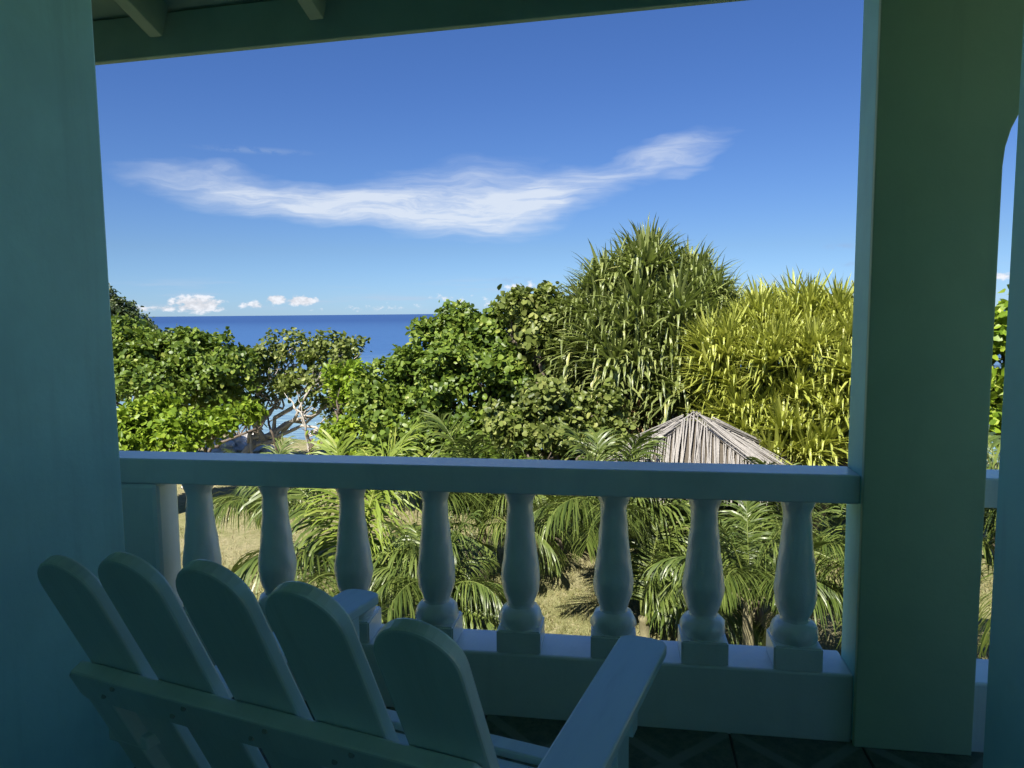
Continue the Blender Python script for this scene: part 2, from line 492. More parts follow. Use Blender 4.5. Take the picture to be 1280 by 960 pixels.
def tube_arrays(pts, rad, sides=7, jitter=0.0):
    pts = np.asarray(pts, float)
    rad = np.broadcast_to(np.asarray(rad, float), (len(pts),))
    tan_ = np.gradient(pts, axis=0)
    tan_ /= np.linalg.norm(tan_, axis=1)[:, None] + 1e-9
    ref = np.array([0.31, 0.83, 0.46])
    a = np.cross(tan_, ref); a /= np.linalg.norm(a, axis=1)[:, None] + 1e-9
    b = np.cross(tan_, a)
    ang = np.linspace(0, 2 * pi, sides, endpoint=False)
    V = pts[:, None, :] + rad[:, None, None] * (np.cos(ang)[None, :, None] * a[:, None, :] + np.sin(ang)[None, :, None] * b[:, None, :])
    if jitter:
        V = V + rng.normal(0, jitter, V.shape) * rad[:, None, None]
    V = V.reshape(-1, 3)
    T = []
    n = len(pts)
    for i in range(n - 1):
        for k in range(sides):
            p, q = i * sides + k, i * sides + (k + 1) % sides
            T += [(p, q, q + sides), (p, q + sides, p + sides)]
    c0, c1 = len(V), len(V) + 1
    V = np.vstack([V, pts[0], pts[-1]])
    for k in range(sides):
        T.append((c0, (k + 1) % sides, k))
        T.append((c1, (n - 1) * sides + k, (n - 1) * sides + (k + 1) % sides))
    return V, np.array(T)


def tube(name, pts, rad, mat, parent=None, sides=7, jitter=0.0):
    V, T = tube_arrays(pts, rad, sides, jitter)
    me = tri_mesh(name, V, T, mat, smooth=True)
    o = bpy.data.objects.new(name, me)
    return link(o, parent)


def wiggle(p0, p1, n=7, amp=0.1, sag=0.0):
    t = np.linspace(0, 1, n)[:, None]
    p = np.asarray(p0)[None] * (1 - t) + np.asarray(p1)[None] * t
    j = np.cumsum(rng.normal(0, 1, (n, 3)), axis=0)
    j = j - t * j[-1]
    p = p + j * amp / sqrt(n) * 1.2
    p[:, 2] += sag * np.sin(pi * t[:, 0])
    return p


# ================================================================== SETTING
def build_ground():
    xs = np.concatenate([[-600, -200, -90], np.linspace(-50, 50, 101), [90, 200, 600]])
    ys = np.concatenate([[-600, -150, -40, -10, 0, 3], np.linspace(4, 34, 61), [45, 60]])
    X, Y = np.meshgrid(xs, ys)
    Z = 0.05 * np.sin(X * 0.7 + 1) * np.sin(Y * 0.5) + 0.03 * np.sin(X * 2.1 + Y * 1.3)
    shore = 23.5 + 1.2 * np.sin(X * 0.35) + 0.6 * np.sin(X * 0.9 + 2)
    t = np.clip((Y - shore) / 7.0, 0, 6)
    Z = Z - t**1.15 * 3.4
    Z = np.maximum(Z, -9)
    V = np.stack([X, Y, Z], -1).reshape(-1, 3)
    nx, ny = len(xs), len(ys)
    T = []
    for j in range(ny - 1):
        for i in range(nx - 1):
            a = j * nx + i
            T += [(a, a + 1, a + nx + 1), (a, a + nx + 1, a + nx)]
    o = link(bpy.data.objects.new('lawn', tri_mesh('lawn', V, T, MAT['lawn'], smooth=True)))
    tag(o, 'dry sandy lawn below the porch', kind='structure')
    S = 40000.0
    V = [(-S, 18, -3.0), (S, 18, -3.0), (S, S, -3.0), (-S, S, -3.0)]
    o = link(bpy.data.objects.new('sea', tri_mesh('sea', V, [(0, 1, 2), (0, 2, 3)], MAT['sea'])))
    tag(o, 'calm blue sea reaching the horizon', kind='structure')


build_ground()

# ---- porch floor with its tiles
TS = 0.40


def build_floor():
    bm = bmesh.new()
    bm_box(bm, -3.6, 4.2, -2.2, 2.60, FLOOR - 0.25, FLOOR - 0.006)
    fl = bm_obj('floor', bm, MAT['grout'])
    tag(fl, 'tiled porch floor in deep shade', kind='structure')
    bm = bmesh.new()
    g = 0.004
    bm_box(bm, -TS / 2 + g, TS / 2 - g, -TS / 2 + g, TS / 2 - g, -0.012, 0.0)
    bmesh.ops.bevel(bm, geom=[e for e in bm.edges if all(v.co.z > -0.001 for v in e.verts)], offset=0.002, segments=1, affect='EDGES')
    me = bpy.data.meshes.new('floor_tile')
    bm.to_mesh(me); bm.free()
    me.materials.append(MAT['tile'])
    for i in range(-8, 9):
        for j in range(-4, 6):
            o = bpy.data.objects.new('floor_tile', me)
            link(o, fl)
            o.location = (0.13 + i * TS, 0.15 + j * TS, FLOOR)
            o.rotation_euler = (0, 0, (pi / 2) * random.randrange(4))


build_floor()


# ---- walls and pillars of the porch
def wall(name, label, cat, x0, x1, y0, y1, z0, z1, mat, bevel=0.012):
    o = box(name, x0 - (x0 + x1) / 2, x1 - (x0 + x1) / 2, y0 - (y0 + y1) / 2, y1 - (y0 + y1) / 2, 0, z1 - z0, mat, None, bevel)
    o.location = ((x0 + x1) / 2, (y0 + y1) / 2, z0)
    return tag(o, label, cat)


RF = 2.35     # front plane of the balustrade
XL = float(onY(135, 300, 1.92)[0])
XR = float(onY(1255, 420, 1.92)[0])
wall('porch_pier', 'wide aqua painted pier filling the left edge of the view', 'wall', XL - 0.45, XL, 0.95, 1.92, FLOOR, 6.0, MAT['aqua'])
wall('porch_pier', 'narrow strip of aqua pier at the right edge of the view', 'wall', XR, XR + 0.45, 0.95, 1.92, FLOOR, 6.0, MAT['aqua'])
wall('back_wall', 'aqua house wall behind the viewer', 'wall', -3.6, 4.2, -1.25, -1.1, 0, 6.9, MAT['aqua'])
wall('shade_wall', 'unseen aqua wall added at the left end to darken the porch', 'wall', -3.6, -3.45, -1.1, 2.3, 0, 6.6, MAT['aqua'])  # added outside the view to cut sky light coming in from the left


def right_pillar():
    # front face with the springing of an arch on its right side
    x0, x1, z0, z1 = 0.703, 1.043, FLOOR, 5.62
    zs, r = 4.70, 0.24
    out = [(x0, z0), (x1, z0), (x1, zs)]
    for k in range(1, 9):
        a = k / 8 * pi / 2 * 0.98
        out.append((x1 + r * (1 - cos(a)), zs + r * 1.15 * sin(a)))
    out += [(x1 + 0.9, zs + r * 1.15 + 0.02), (x1 + 0.9, z1), (x0, z1)]
    root = thing('porch_pillar', 'dark green square pillar with an arch springing from its right side', 'pillar', (0, 0, 0))
    M = Matrix(((1, 0, 0, 0), (0, 0, 1, 2.318), (0, 1, 0, 0), (0, 0, 0, 1)))
    prism('front_face', out, 0.022, M, MAT['green'], root, 0.004)
    M2 = Matrix(((1, 0, 0, 0), (0, 0, 1, 2.3402), (0, 1, 0, 0), (0, 0, 0, 1)))
    prism('shaft', [(x + (0.002 if x == x0 else 0), z) for x, z in out], 0.155, M2, MAT['aqua'], root, 0.006)
    return root


right_pillar()


# ---- balustrades
def lathe(bm, prof, cx, cy, seg=28):
    rings = []
    for r, z in prof:
        rings.append([bm.verts.new((cx + r * cos(2 * pi * k / seg), cy + r * sin(2 * pi * k / seg), z)) for k in range(seg)])
    for a, b in zip(rings, rings[1:]):
        for k in range(seg):
            bm.faces.new((a[k], a[(k + 1) % seg], b[(k + 1) % seg], b[k]))
    bm.faces.new(rings[0][::-1])
    bm.faces.new(rings[-1])


def catmull(ctrl, n=5):
    out = []
    c = [ctrl[0]] + list(ctrl) + [ctrl[-1]]
    for i in range(1, len(c) - 2):
        p0, p1, p2, p3 = map(np.array, (c[i - 1], c[i], c[i + 1], c[i + 2]))
        for k in range(n):
            t = k / n
            out.append(0.5 * ((2 * p1) + (-p0 + p2) * t + (2 * p0 - 5 * p1 + 4 * p2 - p3) * t * t + (-p0 + 3 * p1 - 3 * p2 + p3) * t**3))
    out.append(np.array(ctrl[-1]))
    return out


SILL, RB, RT = 3.158, 3.705, 3.796
BY = RF + 0.078


def baluster_mesh(ph=0.0):
    bm = bmesh.new()
    h = RB - SILL
    prof = [(0.058, h), (0.055, h - 0.012), (0.046, h - 0.035), (0.0435, h - 0.055), (0.0455, h - 0.10), (0.052, h - 0.17), (0.059, h - 0.23),
            (0.066, h - 0.285), (0.067, h - 0.31), (0.062, h - 0.345), (0.053, h - 0.375), (0.0465, h - 0.392), (0.047, h - 0.402)]
    ring = [(0.060, h - 0.408), (0.069, h - 0.420), (0.0735, h - 0.437), (0.0735, h - 0.452), (0.068, h - 0.468)]
    pts = catmull(prof, 4) + [np.array(p) for p in ring]
    pts = [(max(p[0], 0.01), p[1]) for p in pts][::-1]
    lathe(bm, pts, 0, 0, 28)
    zt = h - 0.4675
    q = 0.0745
    # hand-cast unevenness
    for v in bm.verts:
        n_ = Vector((v.co.x, v.co.y, 0)).normalized()
        lo = max(0.0, 1 - abs(v.co.z - 0.10) / 0.06)
        v.co += n_ * ((0.0008 + 0.0018 * lo) * (sin(v.co.x * 140 + v.co.z * 60 + ph) + sin(v.co.y * 170 - v.co.z * 85 + 2 * ph)) + 0.0005 * sin(v.co.z * 17 + ph * 3))
    bmesh.ops.recalc_face_normals(bm, faces=bm.faces)
    me = bpy.data.meshes.new('baluster')
    bm.to_mesh(me); bm.free()
    for p in me.polygons:
        p.use_smooth = True
    me.materials.append(MAT['white'])
    return me


def plinth_mesh():
    zt = RB - SILL - 0.4670
    bm = bmesh.new()
    bm_box(bm, -0.0745, 0.0745, -0.0745, 0.0745, 0, zt)
    bmesh.ops.bevel(bm, geom=list(bm.edges), offset=0.005, segments=2, affect='EDGES')
    me = bpy.data.meshes.new('plinth')
    bm.to_mesh(me); bm.free()
    me.materials.append(MAT['white'])
    return me


def mark_sharp(o):
    md = o.modifiers.new('edge_split', 'EDGE_SPLIT')
    md.split_angle = R(50)


BAL = [baluster_mesh(p) for p in (0.0, 1.7, 3.1, 4.4)]
PLINTH = plinth_mesh()


def balustrade(label, x0, x1, bx, posts):
    root = thing('balustrade', label, 'balustrade', ((x0 + x1) / 2, BY, FLOOR))
    ox, oy, oz = root.location
    def bx_(name, a, b, c, d, e, f, mat, bev):
        return box(name, a - ox, b - ox, c - oy, d - oy, e - oz, f - oz, mat, root, bev)
    bx_('top_rail', x0, x1, RF, RF + 0.142, RB, RT, MAT['white'], 0.006)
    bx_('base_wall', x0, x1, RF, RF + 0.18, FLOOR - 0.02, SILL, MAT['white'], 0.008)
    for i, x in enumerate(bx):
        o = bpy.data.objects.new('baluster', BAL[i % 4])
        link(o, root)
        o.location = (x - ox, 0, SILL - 0.003 - oz)
        o.rotation_euler = (0, 0, (i % 4) * pi / 2 + random.uniform(-0.03, 0.03))
        mark_sharp(o)
        link(bpy.data.objects.new('plinth', PLINTH), o)
    for a, b in posts:
        bx_('end_post', a, b, RF + 0.004, RF + 0.138, SILL - 0.001, RB + 0.001, MAT['white'], 0.018)
    return root


balustrade('low white masonry balustrade with eight turned balusters across the view', -3.2, 0.7055,
           [-1.547, -1.252, -0.962, -0.659, -0.361, -0.045, 0.2495, 0.540], [(-1.98, -1.665)])
balustrade('short stretch of white balustrade seen beyond the green pillar', 1.0405, 3.4, [0.96, 1.72, 2.02, 2.32, 2.62, 2.92, 3.22], [])


# ---- roof over the porch
def build_roof():
    root = thing('porch_roof', 'dark green timber porch roof with rafters and a fascia board', 'roof', (0, 0, 0))
    eL = onY(115, 80, 3.02)
    eR = onY(880, 0, 2.84)
    d = np.array([eR[0] - eL[0], eR[1] - eL[1]]); d /= np.linalg.norm(d)
    ang = atan2(d[1], d[0])
    zb = (eL[2] + eR[2]) / 2
    mid = (eL + eR) / 2
    ox = np.array([mid[0], mid[1], zb])
    F = Matrix.Translation(Vector(ox)) @ Matrix.Rotation(ang, 4, 'Z')
    # local: x along the eave, y outward, z up; eave bottom edge at z = 0
    box('fascia_board', -3.4, 5.2, 0.0, 0.035, 0.0, 0.175, MAT['roofwood'], root, 0.004, F)
    sl = R(20)
    S = F @ Matrix.Translation((0, 0, 0.19)) @ Matrix.Rotation(-sl, 4, 'X')
    # roof boards run parallel to the eave, slope up towards the house (-y)
    yy = 0.10
    k = 0
    while yy > -6.3:
        wdt = 0.30
        box('roof_board', -3.5, 5.3, yy - wdt + 0.006, yy, 0.0 + 0.002 * (k % 2), 0.03, MAT['roofwood'], root, 0.003, S)
        yy -= wdt
        k += 1
    box('roof_sheet', -3.55, 5.35, -6.4, 0.16, 0.034, 0.06, MAT['roofwood'], root, 0.0, S)
    # rafters where the picture shows them meeting the fascia
    Fi = F.inverted()
    xs = []
    for px, py in ((196, 62), (404, 38), (694, 10)):
        p = onY(px, py, 2.93)
        xs.append((Fi @ Vector(p)).x)
    sp = (xs[2] - xs[0]) / 2
    xs = [xs[0] - 2 * sp, xs[0] - sp] + xs + [xs[2] + sp * i for i in range(1, 6)]
    xs = [x for x in xs if -3.4 < x < 5.2]
    for x in xs:
        box('rafter', x - 0.03, x + 0.03, -6.2, -0.012, -0.15, -0.002, MAT['roofwood'], root, 0.004, S)
    return root


build_roof()
hb = wall('header_beam', 'green beam over the porch pillars', 'beam', -3.6, 4.2, RF, RF + 0.14, 5.625, 5.80, MAT['roofwood'])


# ================================================================== CHAIR
def build_chair():
    root = thing('adirondack_chair', 'pale slatted wooden garden chair seen from behind with rounded slat tops', 'chair',
                 (-0.324, 1.595, FLOOR), -R(14.5))
    m = MAT['chair']
    rec = R(25)
    # slat plane: visible rear face through y=-0.806, z=1.05
    def slatM(x, ztop):
        y = -0.806 + (1.05 - ztop) * tan(rec)
        # local X -> chair x, local Y -> up the slat, local Z -> towards the front
        return Matrix(((1, 0, 0, x), (0, -sin(rec), cos(rec), y), (0, cos(rec), sin(rec), ztop), (0, 0, 0, 1)))
    for x, zt in zip((-0.308, -0.160, -0.008, 0.136, 0.285), (1.008, 1.035, 1.045, 1.035, 1.008)):
        w = 0.0590
        out = []
        for k in range(17):
            a = k / 16 * pi
            out.append((w * cos(a), -0.060 + 0.060 * sin(a)))
        out += [(-w * 0.97, -0.88), (w * 0.97, -0.88)]
        prism('back_slat', out, 0.021, slatM(x, zt), m, root, 0.004)
    # rear crossbars
    def cross(zc, h, xa, xb, th, name):
        y = -0.806 + (1.05 - zc) * tan(rec)
        M = Matrix(((1, 0, 0, 0), (0, -sin(rec), cos(rec), y), (0, cos(rec), sin(rec), zc), (0, 0, 0, 1)))
        M = M @ Matrix.Translation((0, 0, -th - 0.001))
        c = 0.012
        prism(name, [(xa, -h / 2 + c), (xa + c, -h / 2), (xb - c, -h / 2), (xb, -h / 2 + c), (xb, h / 2 - c), (xb - c, h / 2), (xa + c, h / 2), (xa, h / 2 - c)], th, M, m, root, 0.004)
    cross(0.782, 0.066, -0.392, 0.338, 0.026, 'back_crossbar')
    # posts below the upper crossbar, one at each side
    for xa in (-0.392, 0.330):
        zc = 0.755
        y = -0.806 + (1.05 - zc) * tan(rec)
        M = Matrix(((1, 0, 0, xa), (0, -sin(rec), cos(rec), y), (0, cos(rec), sin(rec), zc), (0, 0, 0, 1))) @ Matrix.Translation((0, 0, -0.022))
        prism('back_post', [(0, 0), (0.062, 0), (0.062, -0.74), (0, -0.74)], 0.042, M, m, root, 0.004)
    cross(0.36, 0.075, -0.36, 0.36, 0.026, 'back_crossbar')
    # screw heads where the slats meet the bar
    sc = bmesh.new()
    bmesh.ops.create_cone(sc, cap_ends=True, segments=10, radius1=0.0045, radius2=0.0038, depth=0.003)
    sme = bpy.data.meshes.new('screw_head'); sc.to_mesh(sme); sc.free()
    sme.materials.append(MAT['screw'])
    zc = 0.788
    yb = -0.806 + (1.05 - zc) * tan(rec)
    for x in (-0.308, -0.160, -0.008, 0.136, 0.285):
        for du in (-0.014, 0.014):
            o = bpy.data.objects.new('screw_head', sme)
            link(o, root)
            o.location = (x + du * 1.3, yb - 0.0278 * cos(rec) - du * sin(rec), zc - 0.0278 * sin(rec) + du * cos(rec))
            o.rotation_euler = (-(pi / 2 + 0.0) - rec + pi, 0, 0)
    # arms
    za = 0.66
    for s in (-1, 1):
        xc = 0.361 * s
        w = 0.052
        out = []
        for k in range(13):
            a = -pi / 2 + pi * k / 12
            ex = abs(sin(a))**0.75 * (1 if sin(a) > 0 else -1)
            out.append((xc - w * ex, 0.022 + 0.036 * max(0, cos(a))**0.7))
        out += [(xc - w * 0.9, -0.64), (xc + w * 0.9, -0.64)]
        prism('armrest', out, 0.024, Matrix.Translation((0, 0, za - 0.024)), m, root, 0.004)
        # front leg, arm bracket, side rail, rear leg
        box('front_leg', xc * 0.93 - 0.012, xc * 0.93 + 0.012, -0.115, -0.025, 0.001, za - 0.0245, m, root, 0.003)
        xb = xc * 0.93 + s * 0.0245
        M = Matrix(((0, 0, 1, xb - 0.011), (1, 0, 0, 0), (0, 1, 0, 0), (0, 0, 0, 1)))
        prism('arm_bracket', [(-0.105, za - 0.025), (-0.03, za - 0.025), (-0.05, za - 0.15), (-0.085, za - 0.15)], 0.022, M, m, root, 0.002)
        xi = xc * 0.93 - s * 0.0245
        M = Matrix(((0, 0, 1, xi - 0.011), (1, 0, 0, 0), (0, 1, 0, 0), (0, 0, 0, 1)))
        prism('side_rail', [(0.01, 0.355), (0.01, 0.25), (-0.70, 0.003), (-0.84, 0.003), (-0.50, 0.22)], 0.022, M, m, root, 0.003)
    # seat slats on the side rails
    for k in range(9):
        t = k / 8
        y0 = 0.015 - t * 0.47
        z = 0.372 - t * 0.115
        box('seat_slat', -0.335, 0.335, y0 - 0.048, y0, z - 0.01, z + 0.010, m, root, 0.004)
    return root


build_chair()


# ================================================================== PLANTS
LEAF = np.array([(0, 0, 0), (0.36, 0.22, 0.05), (0.47, 0.58, 0.06), (0.22, 0.93, 0.02), (-0.22, 0.93, 0.02), (-0.47, 0.58, 0.06), (-0.36, 0.22, 0.05), (0, 0.5, -0.05)])
LEAF_T = np.array([(7, 0, 1), (7, 1, 2), (7, 2, 3), (7, 3, 4), (7, 4, 5), (7, 5, 6), (7, 6, 0)])


def norm(a):
    return a / (np.linalg.norm(a, axis=-1, keepdims=True) + 1e-9)


def leaves_arrays(pos, ydir, zdir, size, tint, wid=1.0):
    y = norm(ydir)
    x = norm(np.cross(y, zdir))
    z = np.cross(x, y)
    n = len(pos)
    g = np.random.default_rng(n)
    wv = wid * g.uniform(0.68, 1.05, n)[:, None]
    cup = g.uniform(-0.3, 3.6, n)[:, None]
    tip = g.uniform(-0.05, 0.45, n)[:, None]
    skew = g.normal(0, 0.16, n)[:, None]
    jit = 1 + g.normal(0, 0.09, (n, len(LEAF)))
    lx = LEAF[None, :, 0] * wv * jit + skew * LEAF[None, :, 1]**2
    ly = LEAF[None, :, 1] * jit
    lz = LEAF[None, :, 2] * cup - tip * LEAF[None, :, 1]**2
    V = pos[:, None, :] + size[:, None, None] * (lx[..., None] * x[:, None] + ly[..., None] * y[:, None] + lz[..., None] * z[:, None])
    T = LEAF_T[None] + (np.arange(n) * len(LEAF))[:, None, None]
    return V.reshape(-1, 3), T.reshape(-1, 3), np.repeat(tint, len(LEAF))


def crown_arrays(blobs, dens, size, per=7, wid=1.0, shell=0.55, seed=0, lump=0.25):
    """blobs: (centre, (rx, ry, rz)); leaf rosettes through the outer part of each blob"""
    g = np.random.default_rng(seed)
    P, Nn = [], []
    for c, r in blobs:
        c, r = np.array(c, float), np.array(r, float)
        area = 4 * pi * ((r[0] * r[1])**1.6 + (r[0] * r[2])**1.6 + (r[1] * r[2])**1.6)**(1 / 1.6) / 3**(1 / 1.6)
        n = int(area * dens)
        # leaf masses: small lumps over the blob, with gaps between them
        q = max(6, int(area * 2.4))
        ld = norm(g.normal(size=(q, 3)))
        ld[:, 2] = np.where(ld[:, 2] < -0.5, -ld[:, 2], ld[:, 2])
        lc = ld * r * g.uniform(0.62, 1.0, q)[:, None]
        lr = g.uniform(0.16, 0.34, q) * min(1.0, 0.6 + 0.4 * r.mean())
        k = g.integers(0, q, n)
        d = norm(g.normal(size=(n, 3)) + ld[k] * 0.5 + np.array([0, 0, 0.35]))
        P.append(c + lc[k] + d * lr[k][:, None] * np.array([1.25, 1.25, 0.8]) * g.uniform(0.55, 1.1, n)[:, None])
        Nn.append(norm(d * 0.9 + ld[k] * 0.35 + np.array([0, 0, 0.45])))
        # a few loose leaves inside
        m2 = n // 5
        d = norm(g.normal(size=(m2, 3)))
        P.append(c + d * r * g.uniform(0.3, 0.8, m2)[:, None])
        Nn.append(norm(d + np.array([0, 0, 0.4])))
    P = np.vstack(P); Nn = np.vstack(Nn)
    m = len(P)
    # rosettes
    k = np.repeat(np.arange(m), per)
    nrm = norm(Nn[k] + g.normal(0, 0.38, (m * per, 3)))
    rnd = g.normal(size=(m * per, 3))
    side = norm(np.cross(nrm, rnd))
    tilt = g.uniform(0.15, 0.75, m * per)[:, None]
    yd = norm(side + nrm * tilt)
    zd = norm(nrm - side * tilt * 0.6 + g.normal(0, 0.2, (m * per, 3)))
    sz = size * g.uniform(0.55, 1.15, m * per)
    pos = P[k] + side * (0.25 * size) + g.normal(0, 0.45 * size, (m * per, 3))
    ct = np.clip(g.normal(0.45, 0.2, m), 0, 1)
    tint = np.clip(ct[k] + g.normal(0, 0.22, m * per), 0, 1)
    return leaves_arrays(pos, yd, zd, sz, tint, wid)


def ground_z(x, y):
    shore = 23.5 + 1.2 * sin(x * 0.35) + 0.6 * sin(x * 0.9 + 2)
    t = min(max((y - shore) / 7.0, 0), 6)
    return 0.05 * sin(x * 0.7 + 1) * sin(y * 0.5) + 0.03 * sin(x * 2.1 + y * 1.3) - t**1.15 * 3.4


def tree(name, label, cat, base, blobs_px, Y, mat, dens=16, size=0.17, per=7, group=None, seed=1, barkm='bark', trunks=2, wid=1.0, twigs=6, shell=0.55):
    """blobs_px: (px, py, depth offset, rx, rz) picture-measured places turned into metres"""
    blobs = []
    for px, py, dy, rx, rz in blobs_px:
        c = onY(px, py, Y + dy)
        blobs.append((c, (rx, max(rx * 0.75, rz * 0.8), rz)))
    bx, by = onY(base, 560, Y)[0], Y
    bz = ground_z(bx, by)
    root = thing(name, label, cat, (bx, by, bz), 0, group)
    o3 = np.array([bx, by, bz])
    V, T, tint = crown_arrays([(c - o3, r) for c, r in blobs], dens, size, per, wid, seed=seed, shell=shell)
    cr = link(bpy.data.objects.new('crown', tri_mesh('crown', V, T, mat, tint)), root)
    cr['kind'] = 'stuff'
    g = np.random.default_rng(seed + 99)
    cen = np.mean([c - o3 for c, r in blobs], axis=0)
    fork = np.array([cen[0] * 0.35, cen[1] * 0.3, max(0.5, cen[2] * 0.35)])
    tube('trunk', wiggle((0, 0, -0.15), fork, 8, 0.12), np.linspace(0.15, 0.10, 8), MAT[barkm], root, 8, 0.06)
    for c, r in blobs:
        e = c - o3
        tube('limb', wiggle(fork, e + np.array([0, 0, -0.1]), 9, 0.3), np.linspace(0.075, 0.022, 9), MAT[barkm], root, 6, 0.05)
        for q in range(twigs):
            dd = norm(g.normal(size=3)) * np.array(r) * 0.85
            dd[2] = abs(dd[2]) * 0.8 - 0.1
            tube('twig', wiggle(fork * 0.3 + e * 0.7, e + dd, 6, 0.2), np.linspace(0.028, 0.007, 6), MAT[barkm], root, 5, 0.05)
    return root


SG = 'sea grape trees along the shore'
tree('shore_tree', 'distant grey-green tree on the headland, at the far left beside the horizon', 'tree', 140,
     [(140, 405, 0, 1.5, 1.3), (165, 420, 0.4, 1.3, 1.0), (120, 385, -0.4, 1.2, 0.9), (185, 440, -1, 1.6, 1.2), (130, 440, -1, 1.8, 1.3)], 34,
     MAT['far'], 26, 0.16, 7, SG, 3, twigs=2)
tree('shore_tree', 'spreading sea grape tree with sunlit top against the sea, next to the left pier', 'tree', 190,
     [(165, 452, 0, 1.3, 0.75), (215, 446, 0.2, 1.25, 0.55), (262, 446, 0.0, 1.0, 0.50), (200, 480, -0.6, 1.5, 0.6), (275, 472, -0.3, 0.8, 0.6), (150, 425, 0.5, 0.9, 0.5), (120, 470, 0, 1.2, 0.9), (240, 500, 0, 1.2, 0.5)], 17.5,
     MAT['grape'], 34, 0.142, 7, SG, 5)
tree('leafy_bush', 'bright lime green bush low beside the left pier', 'bush', 190,
     [(170, 545, 0, 0.75, 0.55), (225, 548, 0.2, 0.75, 0.45), (185, 522, 0.3, 0.6, 0.35), (262, 540, 0.4, 0.5, 0.30), (140, 560, 0, 0.9, 0.7), (290, 518, 0.8, 0.5, 0.2)], 14.0,
     MAT['bright'], 44, 0.14, 7, None, 7, wid=0.85)
tree('shore_tree', 'thin olive coloured shore tree with open twiggy crown in front of the water', 'tree', 296,
     [(325, 462, 0, 0.85, 0.55), (372, 438, 0.3, 0.75, 0.42), (400, 468, -0.2, 0.8, 0.6), (350, 486, 0.2, 0.85, 0.4), (430, 445, 0.2, 0.9, 0.5), (305, 490, 0, 0.6, 0.45), (440, 490, 0, 0.8, 0.6), (285, 525, 0.3, 0.5, 0.35), (312, 512, 0, 0.5, 0.3), (402, 505, 0, 0.5, 0.35), (415, 535, 0, 0.4, 0.4)], 19.0,
     MAT['olive'], 22, 0.135, 6, SG, 9, twigs=7, barkm='pale_bark')
tree('leafy_bush', 'yellow-green shrub in front of the open shore tree, left of the yellow palm fronds', 'bush', 432,
     [(432, 478, 0, 0.5, 0.36), (455, 500, 0.2, 0.5, 0.4), (425, 500, 0, 0.35, 0.3), (455, 545, -0.3, 0.6, 0.5), (490, 555, -0.6, 0.6, 0.45), (425, 560, -0.3, 0.45, 0.4)], 16.0,
     MAT['bright'], 34, 0.14, 7, None, 11, twigs=3, wid=0.85)
tree('shore_tree', 'large dense dark green sea grape tree at the centre, in front of the horizon', 'tree', 590,
     [(545, 440, 0, 0.80, 0.62), (595, 432, 0.2, 1.0, 0.66), (640, 428, 0.3, 0.9, 0.75), (550, 480, -0.5, 1.15, 0.8), (620, 490, -0.6, 1.2, 0.9), (505, 482, 0, 0.7, 0.7),
      (520, 535, -0.8, 1.0, 0.6), (600, 545, -0.9, 1.2, 0.6), (476, 520, -0.4, 0.6, 0.7), (665, 470, 0, 0.8, 1.0), (575, 398, 0.2, 0.4, 0.2), (500, 570, -1.0, 0.8, 0.4), (560, 580, -1.0, 0.9, 0.4), (630, 580, -1.0, 0.8, 0.4)], 16.0,
     MAT['grape'], 38, 0.136, 7, SG, 13)
tree('shore_tree', 'tall pale sea grape tree rising beside the tall green pandanus', 'tree', 690,
     [(668, 392, 0, 0.62, 0.42), (690, 412, 0, 0.6, 0.6), (650, 380, 0, 0.35, 0.25), (710, 440, -0.2, 0.6, 0.7), (735, 480, -0.4, 0.5, 0.6), (680, 450, 0, 0.7, 0.6), (715, 400, 0.2, 0.35, 0.4)], 15.0,
     MAT['olive'], 34, 0.15, 7, SG, 15)
tree('leafy_bush', 'round-leaved sea grape bush at the foot of the green pandanus', 'bush', 690,
     [(690, 500, 0, 0.5, 0.5), (730, 520, 0.1, 0.5, 0.45), (660, 540, -0.1, 0.6, 0.4), (710, 555, -0.2, 0.7, 0.4), (755, 540, 0.2, 0.3, 0.3), (745, 565, -0.2, 0.45, 0.3), (785, 572, -0.2, 0.3, 0.22)], 12.5,
     MAT['olive'], 52, 0.125, 7, None, 17)
tree('shore_tree', 'sea grape seen in the gap beyond the green pillar', 'tree', 1262,
     [(1255, 470, 0, 0.7, 0.9), (1275, 420, 0, 0.7, 0.6), (1235, 520, 0, 0.6, 0.6)], 13.0,
     MAT['bright'], 24, 0.17, 7, SG, 19)


